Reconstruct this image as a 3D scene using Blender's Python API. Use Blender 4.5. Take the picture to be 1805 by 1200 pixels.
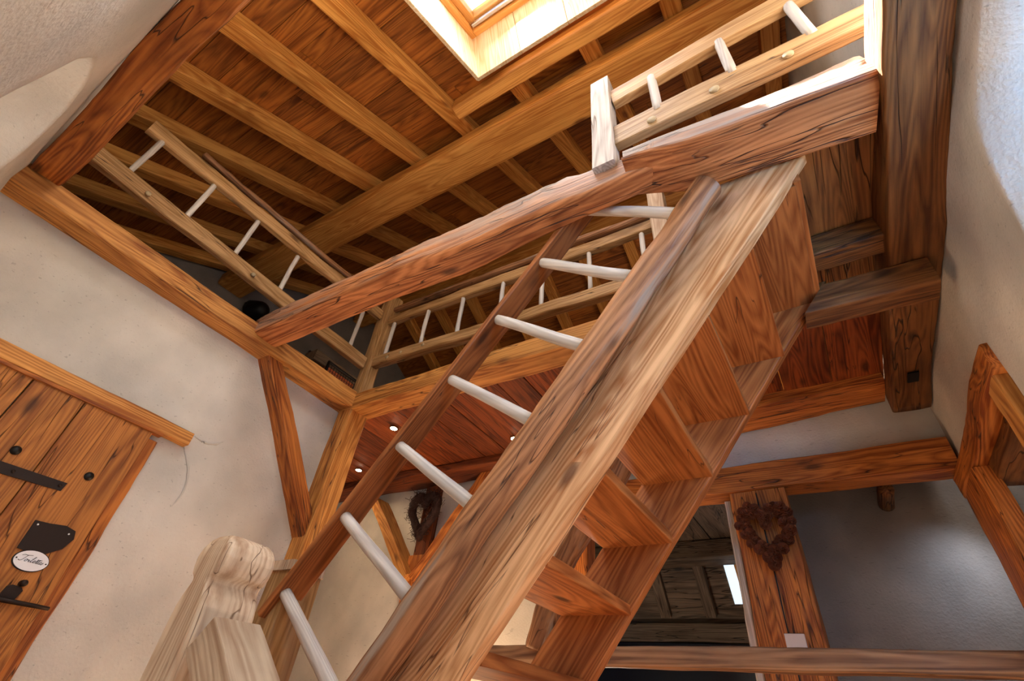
import bpy, bmesh, math, random
from mathutils import Vector, Matrix, noise
random.seed(7)
SC = bpy.context.scene
COL = SC.collection
for o in list(bpy.data.objects): bpy.data.objects.remove(o)

# ------------------------------------------------------------------ camera
M = Matrix(((0.8499513641465839, 0.5186242900820789, 0.09279829913431109),
            (0.2675403920984252, -0.5765933226977044, 0.7719859317476208),
            (0.45387753544451004, -0.6313232024544014, -0.628829227105052)))
cam = bpy.data.cameras.new('camera'); camo = bpy.data.objects.new('camera', cam); COL.objects.link(camo)
camo.matrix_world = M.transposed().to_4x4()
cam.sensor_width = 36.0; cam.sensor_fit = 'HORIZONTAL'; cam.lens = 842.8 * 36.0 / 1805.0
cam.clip_start = 0.01; cam.clip_end = 200
SC.camera = camo
SC.view_settings.view_transform = 'Standard'; SC.view_settings.look = 'None'
SC.view_settings.gamma = 1.0; SC.view_settings.exposure = -0.17
SC.view_settings.use_curve_mapping = False

# ------------------------------------------------------------------ world and lights
w = bpy.data.worlds.new('world'); SC.world = w; w.use_nodes = True
bg = w.node_tree.nodes['Background']; bg.inputs[0].default_value = (0.78, 0.88, 1.0, 1); bg.inputs[1].default_value = 2.2

def light(name, kind, loc, energy, color, size=0.1, target=None, sizey=None, spot=None, spread=None):
    l = bpy.data.lights.new(name, kind); l.energy = energy; l.color = color
    if kind == 'AREA':
        l.size = size
        if sizey: l.shape = 'RECTANGLE'; l.size_y = sizey
        if spread: l.spread = math.radians(spread)
    elif kind == 'SUN': l.angle = math.radians(size)
    else: l.shadow_soft_size = size
    if kind == 'SPOT': l.spot_size = math.radians(spot or 90); l.spot_blend = 0.6
    o = bpy.data.objects.new(name, l); COL.objects.link(o); o.location = loc
    if target is not None:
        d = Vector(target) - Vector(loc); o.rotation_euler = d.to_track_quat('-Z', 'Y').to_euler()
    return o
light('sun', 'SUN', (-4, -3, 8), 120.0, (1.0, 0.97, 0.93), 0.5, target=(-4 + 0.665, -3 + 0.235, 8 - 1.0))
light('skylight_daylight', 'AREA', (-0.6, 0.38, 4.12), 50.0, (0.92, 0.95, 1.0), 1.2, target=(-0.5, 0.55, 2.0), sizey=0.6)
light('high_fill_light', 'AREA', (-0.95, -0.20, 1.75), 13.0, (0.96, 0.98, 1.0), 0.5, target=(-0.5, 1.45, 0.8), sizey=0.35)  # added area light, no window here; throws the log's shadow on the stringer
light('low_fill_light', 'AREA', (-1.1, -0.22, -0.35), 8.0, (1.0, 0.98, 0.96), 1.5, target=(-1.4, 1.6, 1.4), sizey=0.8)  # unseen fill added behind the camera; the near wall has no opening here
light('side_window_daylight', 'AREA', (1.34, 0.5, 1.35), 34.0, (0.05, 0.42, 1.0), 0.5, target=(0.95, 1.6, 1.6), sizey=0.7)
light('niche_daylight', 'AREA', (-1.7, -0.95, 1.0), 1.6, (0.95, 0.95, 1.0), 0.5, target=(-2.1, -0.3, 1.75), sizey=0.5)
light('stair_fill_light', 'POINT', (0.1, 2.0, -0.55), 22.0, (1.0, 0.78, 0.55), 0.15)  # added warm fill for the stair underside, no table lamp stands here
light('back_wall_fill_light', 'POINT', (-2.6, 2.9, -0.3), 95.0, (1.0, 0.70, 0.42), 0.15)  # out-of-view light added to warm the back wall, not an actual lamp
light('room_fill_light', 'POINT', (0.35, 0.6, -0.3), 12.0, (1.0, 0.84, 0.66), 0.15)  # added low fill for the room, no fitting belongs to it
light('loft_fill_light', 'POINT', (-1.2, -0.1, 2.5), 34.0, (1.0, 0.86, 0.64), 0.12)  # added to brighten the loft boards, no lamp hangs here
light('loft_far_light', 'POINT', (-0.2, 4.6, 2.5), 40.0, (1.0, 0.84, 0.62), 0.15)
light('attic_room_light', 'AREA', (0.9, 4.0, 1.30), 1.6, (0.66, 0.80, 1.0), 0.16, target=(0.45, 4.5, 0.7), sizey=0.3, spread=90)
light('basket_light', 'POINT', (-3.72, 2.72, 2.34), 4.0, (1.0, 0.6, 0.35), 0.03)
light('back_room_light', 'POINT', (-2.0, 4.9, 0.0), 26.0, (1.0, 0.88, 0.72), 0.15)

# ------------------------------------------------------------------ materials
def lin(c): return tuple(((x / 12.92) if x <= 0.04045 else ((x + 0.055) / 1.055) ** 2.4) for x in c)
def hexc(h): return lin(tuple(int(h[i:i + 2], 16) / 255 for i in (0, 2, 4))) + (1,)
def new_mat(name):
    m = bpy.data.materials.new(name); m.use_nodes = True
    nt = m.node_tree; return m, nt, nt.nodes['Principled BSDF']

def wood(name, light_c, dark_c, crack_c, scale=1.0, rough=0.6, knots=0.5, cracks=0.5, grey=None, greyamt=0.0, greyface=False, var=0.25, bump=0.5, spec=0.35):
    m, nt, p = new_mat(name); N = nt.nodes; L = nt.links
    def node(t, **k):
        n = N.new(t)
        for a, b in k.items(): setattr(n, a, b)
        return n
    def math_(op, a, b=None, clamp=False):
        n = node('ShaderNodeMath', operation=op, use_clamp=clamp)
        for i, v in enumerate((a, b)):
            if v is None: continue
            if isinstance(v, (int, float)): n.inputs[i].default_value = v
            else: L.new(v, n.inputs[i])
        return n.outputs[0]
    def mix(f, a, b, bt='MIX'):
        n = node('ShaderNodeMix', data_type='RGBA', blend_type=bt)
        for i, v in ((0, f), (6, a), (7, b)):
            if isinstance(v, (int, float)): n.inputs[i].default_value = v
            elif isinstance(v, tuple): n.inputs[i].default_value = v
            else: L.new(v, n.inputs[i])
        return n.outputs[2]
    tc = node('ShaderNodeTexCoord'); oi = node('ShaderNodeObjectInfo'); ge = node('ShaderNodeNewGeometry')
    rsum = math_('ADD', oi.outputs['Random'], ge.outputs['Random Per Island'])
    off = math_('MULTIPLY', rsum, 37.0)
    vadd = node('ShaderNodeVectorMath', operation='ADD'); L.new(tc.outputs['Object'], vadd.inputs[0]); L.new(off, vadd.inputs[1])
    def mp(s):
        n = node('ShaderNodeMapping'); L.new(vadd.outputs[0], n.inputs[0]); n.inputs['Scale'].default_value = s; return n.outputs[0]
    def nz(vec, s, det=4, dist=0.0, r=0.55):
        n = node('ShaderNodeTexNoise'); L.new(vec, n.inputs['Vector']); n.inputs['Scale'].default_value = s
        n.inputs['Detail'].default_value = det; n.inputs['Distortion'].default_value = dist; n.inputs['Roughness'].default_value = r
        return n.outputs[0]
    def mr(v, a, b, c=0.0, d=1.0):
        n = node('ShaderNodeMapRange'); L.new(v, n.inputs[0])
        for i, x in enumerate((a, b, c, d)): n.inputs[i + 1].default_value = x
        return n.outputs[0]
    # rings: a distorted field sliced in bands gives the cathedral figure
    field = nz(mp((0.42 * scale, 5.5 * scale, 5.5 * scale)), 1.0, 1.5, 0.15)
    bands = math_('FRACT', math_('MULTIPLY', field, 24.0))
    ring = math_('ABSOLUTE', math_('SUBTRACT', bands, 0.5))
    ring = mr(ring, 0.0, 0.5)
    fine = nz(mp((2.2, 90, 90)), 1.0, 4, 0.0, 0.65)
    streak = nz(mp((0.7, 22, 22)), 1.0, 3, 0.1)
    blotch = nz(mp((1.5, 4, 4)), 1.2, 3)
    g = math_('ADD', math_('MULTIPLY', ring, 0.30), math_('ADD', math_('MULTIPLY', fine, 0.55), math_('ADD', math_('MULTIPLY', streak, 0.75), math_('MULTIPLY', blotch, 0.6))))
    g = mr(g, 0.86, 1.30)
    col = mix(g, dark_c, light_c)
    stain = mr(nz(mp((1.1, 3.2, 3.2)), 1.4, 4, 0.6), 0.50, 0.72, 0.0, 0.42 * min(1.0, cracks + 0.25))
    col = mix(stain, col, tuple(x * 0.45 for x in dark_c[:3]) + (1,))
    # per board tint
    tint = mr(math_('FRACT', math_('MULTIPLY', rsum, 7.13)), 0, 1, 1 - var, 1 + var * 0.5)
    hs = node('ShaderNodeHueSaturation'); L.new(col, hs.inputs['Color']); L.new(tint, hs.inputs['Value']); col = hs.outputs[0]
    # knots
    vo = node('ShaderNodeTexVoronoi'); L.new(mp((2.3, 6.4, 6.4)), vo.inputs['Vector']); vo.inputs['Scale'].default_value = 1.0
    kr = mr(vo.outputs['Distance'], 0.08, 0.19, 1.0, 0.0)
    sep = node('ShaderNodeSeparateColor'); L.new(vo.outputs['Color'], sep.inputs[0])
    ksel = mr(sep.outputs[0], 1 - knots, 1 - knots + 0.05)
    kn = math_('MULTIPLY', kr, ksel)
    col = mix(math_('MULTIPLY', kn, 0.75), col, crack_c)
    # cracks (drying shakes along the grain)
    cr = nz(mp((0.55, 9, 9)), 1.6, 2, 0.3)
    cr = math_('ABSOLUTE', math_('SUBTRACT', cr, 0.5))
    cr = mr(cr, 0.0, 0.006 + 0.006 * cracks, 1.0, 0.0)
    cm = mr(nz(mp((0.8, 2, 2)), 1.0, 1), 0.62 - 0.22 * cracks, 0.68 - 0.22 * cracks)
    cr = math_('MULTIPLY', cr, cm)
    col = mix(math_('MULTIPLY', cr, 0.9), col, crack_c)
    if grey:
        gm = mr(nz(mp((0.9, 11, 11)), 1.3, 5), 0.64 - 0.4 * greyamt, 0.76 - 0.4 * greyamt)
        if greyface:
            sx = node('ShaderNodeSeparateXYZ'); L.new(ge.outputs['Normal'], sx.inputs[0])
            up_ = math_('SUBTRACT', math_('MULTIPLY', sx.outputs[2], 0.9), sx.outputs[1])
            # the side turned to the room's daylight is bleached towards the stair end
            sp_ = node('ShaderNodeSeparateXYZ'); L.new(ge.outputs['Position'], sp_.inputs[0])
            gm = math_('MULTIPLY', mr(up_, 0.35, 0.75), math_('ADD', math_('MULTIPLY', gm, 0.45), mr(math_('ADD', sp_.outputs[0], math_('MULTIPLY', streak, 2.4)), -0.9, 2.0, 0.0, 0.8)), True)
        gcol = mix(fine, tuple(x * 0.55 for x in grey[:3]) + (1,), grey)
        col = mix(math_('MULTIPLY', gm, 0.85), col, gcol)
    L.new(col, p.inputs['Base Color'])
    p.inputs['Roughness'].default_value = rough; p.inputs['Specular IOR Level'].default_value = spec
    hgt = math_('SUBTRACT', math_('ADD', math_('ADD', math_('MULTIPLY', streak, 0.5), math_('MULTIPLY', fine, 0.35)), math_('MULTIPLY', ring, 0.12)), math_('ADD', math_('MULTIPLY', cr, 1.6), math_('MULTIPLY', kn, 0.3)))
    bp = node('ShaderNodeBump'); bp.inputs['Strength'].default_value = bump; bp.inputs['Distance'].default_value = 0.006
    L.new(hgt, bp.inputs['Height']); L.new(bp.outputs[0], p.inputs['Normal'])
    return m

CR = hexc('2a1208')
W = {}
W['old'] = wood('old_orange_timber', hexc('d08038'), hexc('7e3c10'), CR, cracks=0.9, knots=0.35, bump=0.6)
W['oldlight'] = wood('old_honey_timber', hexc('d89a50'), hexc('94561e'), CR, cracks=0.8, knots=0.3, bump=0.6)
W['rafter'] = wood('new_honey_timber', hexc('e6a654'), hexc('b26c26'), hexc('6a3410'), cracks=0.15, knots=0.35, bump=0.25)
W['roofboard'] = wood('roof_boards', hexc('b26c2a'), hexc('703a0e'), hexc('4a210a'), cracks=0.2, knots=0.45, var=0.22, bump=0.3)
W['darkboard'] = wood('dark_ceiling_boards', hexc('9a5024'), hexc('55220a'), hexc('200a04'), cracks=0.5, knots=0.35, var=0.35, bump=0.5)
W['brown'] = wood('dark_brown_timber', hexc('8c5c30'), hexc('553016'), hexc('1c0d06'), cracks=1.0, knots=0.4, bump=0.8)
W['rough'] = wood('weathered_rough_timber', hexc('c88450'), hexc('804218'), CR, cracks=1.0, knots=0.25, grey=hexc('b8aa98'), greyamt=0.35, bump=1.0)
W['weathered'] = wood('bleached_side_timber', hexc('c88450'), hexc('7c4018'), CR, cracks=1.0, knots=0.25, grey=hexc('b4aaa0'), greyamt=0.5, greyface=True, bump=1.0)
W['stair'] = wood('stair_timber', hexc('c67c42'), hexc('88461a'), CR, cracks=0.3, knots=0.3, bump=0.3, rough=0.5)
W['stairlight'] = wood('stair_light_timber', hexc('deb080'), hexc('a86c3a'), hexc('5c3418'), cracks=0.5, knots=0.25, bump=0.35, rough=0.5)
W['plank'] = wood('handrail_plank_timber', hexc('ac6a38'), hexc('703c18'), CR, cracks=0.2, knots=0.3, bump=0.25, rough=0.5)
W['log'] = wood('peeled_log_timber', hexc('b88358'), hexc('6e4426'), hexc('2a150a'), scale=0.7, cracks=0.6, knots=0.7, grey=hexc('b0a090'), greyamt=0.2, bump=0.5)
W['grey_log'] = wood('grey_brown_rail_timber', hexc('b48a64'), hexc('6c4a34'), CR, scale=0.7, cracks=0.4, knots=0.6, bump=0.5)
W['rung'] = wood('bleached_rung_timber', hexc('d2ccc4'), hexc('aca49c'), hexc('7a6a5c'), cracks=0.1, knots=0.1, bump=0.2, var=0.1)
W['pale'] = wood('pale_carved_timber', hexc('d8c2a6'), hexc('ac8c70'), hexc('5a3a24'), cracks=0.5, knots=0.5, bump=0.5)
W['rail'] = wood('loft_railing_timber', hexc('c09868'), hexc('8c6638'), CR, cracks=0.7, knots=0.6, bump=0.5)
W['railpale'] = wood('landing_railing_timber', hexc('caa676'), hexc('9c7448'), CR, cracks=0.5, knots=0.5, bump=0.4)
W['door'] = wood('door_boards', hexc('bc7a38'), hexc('80481a'), hexc('2c1206'), cracks=0.8, knots=0.8, var=0.2, bump=0.5)
W['lining'] = wood('pale_lining_boards', hexc('e8d4b4'), hexc('cfae80'), hexc('8a6640'), cracks=0.1, knots=0.25, var=0.08, bump=0.15)
W['sash'] = wood('varnished_sash_timber', hexc('e2a861'), hexc('c98a44'), hexc('8a5420'), cracks=0.0, knots=0.0, bump=0.1, rough=0.35)
W['greywood'] = wood('grey_attic_timber', hexc('8a7660'), hexc('574636'), hexc('1a120c'), cracks=0.9, knots=0.4, bump=0.8)
W['whitewash'] = wood('whitewashed_timber', hexc('d0c4b8'), hexc('9a8c7e'), hexc('4a3226'), cracks=0.9, knots=0.4, bump=0.8)

def plaster(name, c1, c2, bump=0.35, rough=0.9):
    m, nt, p = new_mat(name); N = nt.nodes; L = nt.links
    tc = N.new('ShaderNodeTexCoord')
    n1 = N.new('ShaderNodeTexNoise'); n1.inputs['Scale'].default_value = 2.2; n1.inputs['Detail'].default_value = 5
    n2 = N.new('ShaderNodeTexNoise'); n2.inputs['Scale'].default_value = 60; n2.inputs['Detail'].default_value = 4
    mp = N.new('ShaderNodeMapping'); mp.inputs['Scale'].default_value = (9, 26, 40); mp.inputs['Rotation'].default_value = (0.5, 0.3, 0.9)
    n3 = N.new('ShaderNodeTexNoise'); n3.inputs['Scale'].default_value = 2.0; n3.inputs['Detail'].default_value = 1
    for n in (n1, n2): L.new(tc.outputs['Object'], n.inputs['Vector'])
    L.new(tc.outputs['Object'], mp.inputs[0]); L.new(mp.outputs[0], n3.inputs['Vector'])
    r = N.new('ShaderNodeMapRange'); r.inputs[1].default_value = 0.35; r.inputs[2].default_value = 0.65; L.new(n1.outputs[0], r.inputs[0])
    mx = N.new('ShaderNodeMix'); mx.data_type = 'RGBA'; mx.inputs[6].default_value = c1; mx.inputs[7].default_value = c2; L.new(r.outputs[0], mx.inputs[0])
    r3 = N.new('ShaderNodeMapRange'); r3.inputs[1].default_value = 0.70; r3.inputs[2].default_value = 0.76; r3.inputs[4].default_value = 0.35; L.new(n3.outputs[0], r3.inputs[0])
    m2 = N.new('ShaderNodeMix'); m2.data_type = 'RGBA'; m2.inputs[7].default_value = tuple(x * 0.35 for x in c1[:3]) + (1,)
    L.new(mx.outputs[2], m2.inputs[6]); L.new(r3.outputs[0], m2.inputs[0]); L.new(m2.outputs[2], p.inputs['Base Color'])
    p.inputs['Roughness'].default_value = rough; p.inputs['Specular IOR Level'].default_value = 0.15
    ad = N.new('ShaderNodeMath'); ad.operation = 'MULTIPLY_ADD'; L.new(n1.outputs[0], ad.inputs[0]); ad.inputs[1].default_value = 2.5; L.new(n2.outputs[0], ad.inputs[2])
    bp = N.new('ShaderNodeBump'); bp.inputs['Strength'].default_value = bump; bp.inputs['Distance'].default_value = 0.01
    L.new(ad.outputs[0], bp.inputs['Height']); L.new(bp.outputs[0], p.inputs['Normal'])
    return m
W['plaster'] = plaster('lime_plaster', hexc('b9b6ae'), hexc('d2cdc3'))
W['greyshadeplaster'] = plaster('grey_and_shaded_plaster', hexc('77706a'), hexc('8a827b'), 0.5)  # the gable's own grey; on wall_unlit the dark tone stands in for shade

def plain(name, c, rough=0.5, metal=0.0, emit=0.0):
    m, nt, p = new_mat(name); p.inputs['Base Color'].default_value = c; p.inputs['Roughness'].default_value = rough
    p.inputs['Metallic'].default_value = metal
    n = nt.nodes.new('ShaderNodeTexNoise'); n.inputs['Scale'].default_value = 40
    b = nt.nodes.new('ShaderNodeBump'); b.inputs['Strength'].default_value = 0.12; b.inputs['Distance'].default_value = 0.002
    nt.links.new(n.outputs[0], b.inputs['Height']); nt.links.new(b.outputs[0], p.inputs['Normal'])
    if emit: p.inputs['Emission Color'].default_value = c; p.inputs['Emission Strength'].default_value = emit
    return m
W['iron'] = plain('dark_wrought_iron', hexc('2e221c'), 0.55, 0.6)
W['black'] = plain('black_metal', hexc('0c0b0b'), 0.5, 0.3)
W['enamel'] = plain('white_enamel', hexc('eef0f4'), 0.15)
W['bulb'] = plain('lamp_lens', (1.0, 0.85, 0.6, 1), 0.3, 0, 60.0)
W['chrome'] = plain('spot_ring_metal', hexc('b09070'), 0.25, 1.0)
W['cone'] = plain('pine_cone_scales', hexc('74402a'), 0.5)
W['twig'] = plain('dark_twigs', hexc('30160f'), 0.8)
W['plate'] = plain('white_socket_plate', hexc('c9c0b8'), 0.4)
W['orange'] = plain('orange_fabric', hexc('e07a4a'), 0.8)
W['pink'] = plain('pink_lampshade', hexc('e8b8a0'), 0.8)
W['peg'] = plain('peg_end_grain', hexc('a89674'), 0.7)
W['darkglass'] = plain('dark_cabinet', hexc('161a26'), 0.2)
W['metalrail'] = plain('blind_rail_metal', hexc('c8c8d0'), 0.25, 0.9)
gm, nt, p = new_mat('window_glass')
N = nt.nodes; tr = N.new('ShaderNodeBsdfTransparent'); gl = N.new('ShaderNodeBsdfGlossy'); gl.inputs['Roughness'].default_value = 0.02
fr = N.new('ShaderNodeFresnel'); fr.inputs[0].default_value = 1.3; ms = N.new('ShaderNodeMixShader'); out = N['Material Output']
nt.links.new(fr.outputs[0], ms.inputs[0]); nt.links.new(tr.outputs[0], ms.inputs[1]); nt.links.new(gl.outputs[0], ms.inputs[2]); nt.links.new(ms.outputs[0], out.inputs[0])
W['glass'] = gm

# ------------------------------------------------------------------ builders
WM = {}
def link_obj(name, me, mat, parent=None, mw=None, smooth=False):
    o = bpy.data.objects.new(name, me); COL.objects.link(o)
    mats = mat if isinstance(mat, (list, tuple)) else [mat]
    for mm in mats: me.materials.append(W[mm])
    if mw is not None: o.matrix_world = mw
    WM[o] = mw.copy() if mw is not None else Matrix.Identity(4)
    if parent is not None:
        o.parent = parent; o.matrix_parent_inverse = WM[parent].inverted()
    if smooth:
        for f in me.polygons: f.use_smooth = True
    return o
def tag(o, label=None, cat=None, group=None, kind=None):
    if label: o['label'] = label
    if cat: o['category'] = cat
    if group: o['group'] = group
    if kind: o['kind'] = kind
    return o
def thing(name, loc, label, cat, group=None):
    o = bpy.data.objects.new(name, None); COL.objects.link(o); o.location = loc; o.empty_display_size = 0.1; WM[o] = Matrix.Translation(loc)
    return tag(o, label, cat, group)
_seed = [0]
def frame(P0, P1, up):
    P0 = Vector(P0); P1 = Vector(P1); x = (P1 - P0).normalized(); up = Vector(up)
    y = up.cross(x).normalized(); z = x.cross(y).normalized()
    mw = Matrix((x, y, z)).transposed().to_4x4(); mw.translation = (P0 + P1) / 2
    return mw, (P1 - P0).length
def beam_mesh(L, wd, h, rough=0.004, bev=0.008, seg=None, taper=None, seed=None, endcut=0.0, wave=None, bow=0.0, tz=None):
    """squared timber along local x; hand-hewn wander controlled by rough"""
    if seed is None: _seed[0] += 1; seed = _seed[0]
    bm = bmesh.new(); seg = seg or max(2, min(60, int(L / 0.07)))
    hw, hh = wd / 2, h / 2
    prof = []
    nb = 2
    for cx, cy, a0 in ((hw - bev, hh - bev, 0), (-hw + bev, hh - bev, 90), (-hw + bev, -hh + bev, 180), (hw - bev, -hh + bev, 270)):
        for k in range(nb + 1):
            a = math.radians(a0 + 90 * k / nb); prof.append((cx + bev * math.cos(a), cy + bev * math.sin(a)))
    # intermediate face points for waviness
    pr2 = []
    n = len(prof)
    for i in range(n):
        pr2.append(prof[i]); a = prof[i]; b = prof[(i + 1) % n]
        if (i % (nb + 1)) == nb:
            for t in (0.33, 0.66): pr2.append((a[0] + (b[0] - a[0]) * t, a[1] + (b[1] - a[1]) * t))
    rings = []
    for s in range(seg + 1):
        t = s / seg; x = -L / 2 + L * t; ring = []
        sc = 1.0 if not taper else taper[0] + (taper[1] - taper[0]) * t
        for (py, pz) in pr2:
            v = Vector((x, py * sc, pz * sc * (1 if not tz else tz[0] + (tz[1] - tz[0]) * t) + bow * (1 - (2 * t - 1) ** 2)))
            if rough:
                q = Vector((x * 2.2 + seed * 7.3, py * 4, pz * 4)); d = noise.noise_vector(q)
                q2 = Vector((x * 11 + seed * 3.1, py * 18, pz * 18)); d2 = noise.noise_vector(q2)
                v += Vector((0, d.y * rough * 2.4 + d2.y * rough * 0.7, d.z * rough * 2.4 + d2.z * rough * 0.7))
            if endcut:
                if s == 0: v.x += endcut * (pz / h + 0.5)
                if s == seg: v.x -= endcut * (pz / h + 0.5)
            ring.append(bm.verts.new(v))
        rings.append(ring)
    m = len(pr2)
    for s in range(seg):
        for i in range(m):
            bm.faces.new((rings[s][i], rings[s + 1][i], rings[s + 1][(i + 1) % m], rings[s][(i + 1) % m]))
    bm.faces.new(rings[0]); bm.faces.new(list(reversed(rings[-1])))
    bmesh.ops.recalc_face_normals(bm, faces=bm.faces)
    me = bpy.data.meshes.new('m'); bm.to_mesh(me); bm.free()
    return me
def B(name, P0, P1, wd, h, mat, parent=None, up=(0, 0, 1), **k):
    mw, L = frame(P0, P1, up)
    me = beam_mesh(L, wd, h, **k); me.name = name
    o = link_obj(name, me, mat, parent, mw)
    for f in me.polygons: f.use_smooth = (k.get('rough', 0.004) >= 0.008)
    return o
def BX(name, X, Y, Z, axis, mat, parent=None, **k):
    c = [(a + b) / 2 for a, b in (X, Y, Z)]; d = [b - a for a, b in (X, Y, Z)]
    if axis == 'x': return B(name, (X[0], c[1], c[2]), (X[1], c[1], c[2]), d[1], d[2], mat, parent, **k)
    if axis == 'y': return B(name, (c[0], Y[0], c[2]), (c[0], Y[1], c[2]), d[0], d[2], mat, parent, **k)
    return B(name, (c[0], c[1], Z[0]), (c[0], c[1], Z[1]), d[0], d[1], mat, parent, up=(0, 1, 0), **k)
def tube_mesh(L, r0, r1, n=14, seg=None, rough=0.002, swell=0.0, dome=True, seed=None):
    if seed is None: _seed[0] += 1; seed = _seed[0]
    bm = bmesh.new(); seg = seg or max(3, int(L / 0.05)); rings = []
    for s in range(seg + 1):
        t = s / seg; x = -L / 2 + L * t; r = r0 + (r1 - r0) * t + swell * math.sin(math.pi * t); ring = []
        wy = noise.noise(Vector((x * 3 + seed * 5.1, 0, 0))) * rough * 2; wz = noise.noise(Vector((x * 3, seed * 4.7, 0))) * rough * 2
        for i in range(n):
            a = 2 * math.pi * i / n; rr = r + noise.noise(Vector((x * 9, math.cos(a) * 1.2 + seed, math.sin(a) * 1.2))) * rough
            ring.append(bm.verts.new((x, wy + rr * math.cos(a), wz + rr * math.sin(a))))
        rings.append(ring)
    for s in range(seg):
        for i in range(n): bm.faces.new((rings[s][i], rings[s + 1][i], rings[s + 1][(i + 1) % n], rings[s][(i + 1) % n]))
    for e, ring in ((-1, rings[0]), (1, rings[-1])):
        c = bm.verts.new((e * (L / 2 + (0.35 * r0 if dome else 0)), 0, 0))
        for i in range(n): bm.faces.new((ring[i], ring[(i + 1) % n], c))
    bmesh.ops.recalc_face_normals(bm, faces=bm.faces)
    me = bpy.data.meshes.new('m'); bm.to_mesh(me); bm.free(); return me
def T(name, P0, P1, r0, mat, parent=None, r1=None, **k):
    mw, L = frame(P0, P1, (0.13, 0.2, 1) if abs((Vector(P1) - Vector(P0)).normalized().z) < 0.9 else (0, 1, 0))
    me = tube_mesh(L, r0, r0 if r1 is None else r1, **k); me.name = name
    return link_obj(name, me, mat, parent, mw, smooth=True)
def path_log(name, pts, radii, mat, parent=None, n=14, rough=0.006):
    """a curved log through points"""
    P = [Vector(p) for p in pts]; mw = Matrix.Translation(P[0])
    ax = (P[-1] - P[0]).normalized(); y = Vector((0, 1, 0)); z = ax.cross(y).normalized(); y = z.cross(ax)
    R = Matrix((ax, y, z)).transposed().to_4x4(); mw = Matrix.Translation(P[0]) @ R; inv = mw.inverted()
    # catmull resample
    C = []; m = 7
    for i in range(len(P) - 1):
        p0 = P[max(i - 1, 0)]; p1 = P[i]; p2 = P[i + 1]; p3 = P[min(i + 2, len(P) - 1)]
        for k in range(m):
            t = k / m
            C.append((0.5 * ((2 * p1) + (p2 - p0) * t + (2 * p0 - 5 * p1 + 4 * p2 - p3) * t * t + (3 * p1 - p0 - 3 * p2 + p3) * t ** 3), radii[i] + (radii[i + 1] - radii[i]) * t))
    C.append((P[-1], radii[-1])); _seed[0] += 1; sd = _seed[0]
    bm = bmesh.new(); rings = []
    for i, (c, r) in enumerate(C):
        d = (C[min(i + 1, len(C) - 1)][0] - C[max(i - 1, 0)][0]).normalized()
        u = d.cross(Vector((0, 1, 0))).normalized(); v = d.cross(u)
        ring = []
        for k in range(n):
            a = 2 * math.pi * k / n; rr = r + noise.noise(Vector((i * 0.3, math.cos(a) + sd, math.sin(a)))) * rough * 1.6
            ring.append(bm.verts.new(inv @ (c + u * rr * math.cos(a) + v * rr * math.sin(a))))
        rings.append(ring)
    for s in range(len(rings) - 1):
        for k in range(n): bm.faces.new((rings[s][k], rings[s + 1][k], rings[s + 1][(k + 1) % n], rings[s][(k + 1) % n]))
    bm.faces.new(rings[0]); bm.faces.new(rings[-1]); bmesh.ops.recalc_face_normals(bm, faces=bm.faces)
    me = bpy.data.meshes.new(name); bm.to_mesh(me); bm.free()
    return link_obj(name, me, mat, parent, mw, smooth=True)
def box_into(bm, X, Y, Z, bev=0.0, xf=None):
    vs = [bm.verts.new((x, y, z)) for x in X for y in Y for z in Z]
    fs = [(0, 1, 3, 2), (4, 6, 7, 5), (0, 4, 5, 1), (2, 3, 7, 6), (0, 2, 6, 4), (1, 5, 7, 3)]
    for f in fs: bm.faces.new([vs[i] for i in f])
    if xf:
        for v in vs: v.co = xf(v.co)
    return vs
def fin(name, bm, mat, parent=None, mw=None, smooth=False, bev=0.0):
    if bev: bmesh.ops.bevel(bm, geom=list(bm.edges), offset=bev, segments=1, affect='EDGES', profile=0.7)
    bmesh.ops.recalc_face_normals(bm, faces=bm.faces)
    me = bpy.data.meshes.new(name); bm.to_mesh(me); bm.free()
    return link_obj(name, me, mat, parent, mw, smooth)
def planks(name, X, Y, Z, run, width, mat, gap=0.006, parent=None, hole=None, jig=0.004):
    """boards as one mesh; run = axis the boards run along. local x is the grain"""
    bm = bmesh.new(); rnd = random.Random(len(name) + int(100 * abs(X[0])))
    if run == 'x': mw = Matrix.Identity(4); A, Bb = X, Y
    else: mw = Matrix.Rotation(math.pi / 2, 4, 'Z'); A, Bb = Y, (-X[1], -X[0])
    p = Bb[0]
    while p < Bb[1] - 0.01:
        q = min(p + width * rnd.uniform(0.85, 1.15), Bb[1]); dz = rnd.uniform(-jig, jig)
        box_into(bm, A, (p + gap / 2, q - gap / 2), (Z[0] + dz, Z[1] + dz)); p = q
    return fin(name, bm, mat, parent, mw, bev=0.0015)

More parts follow.
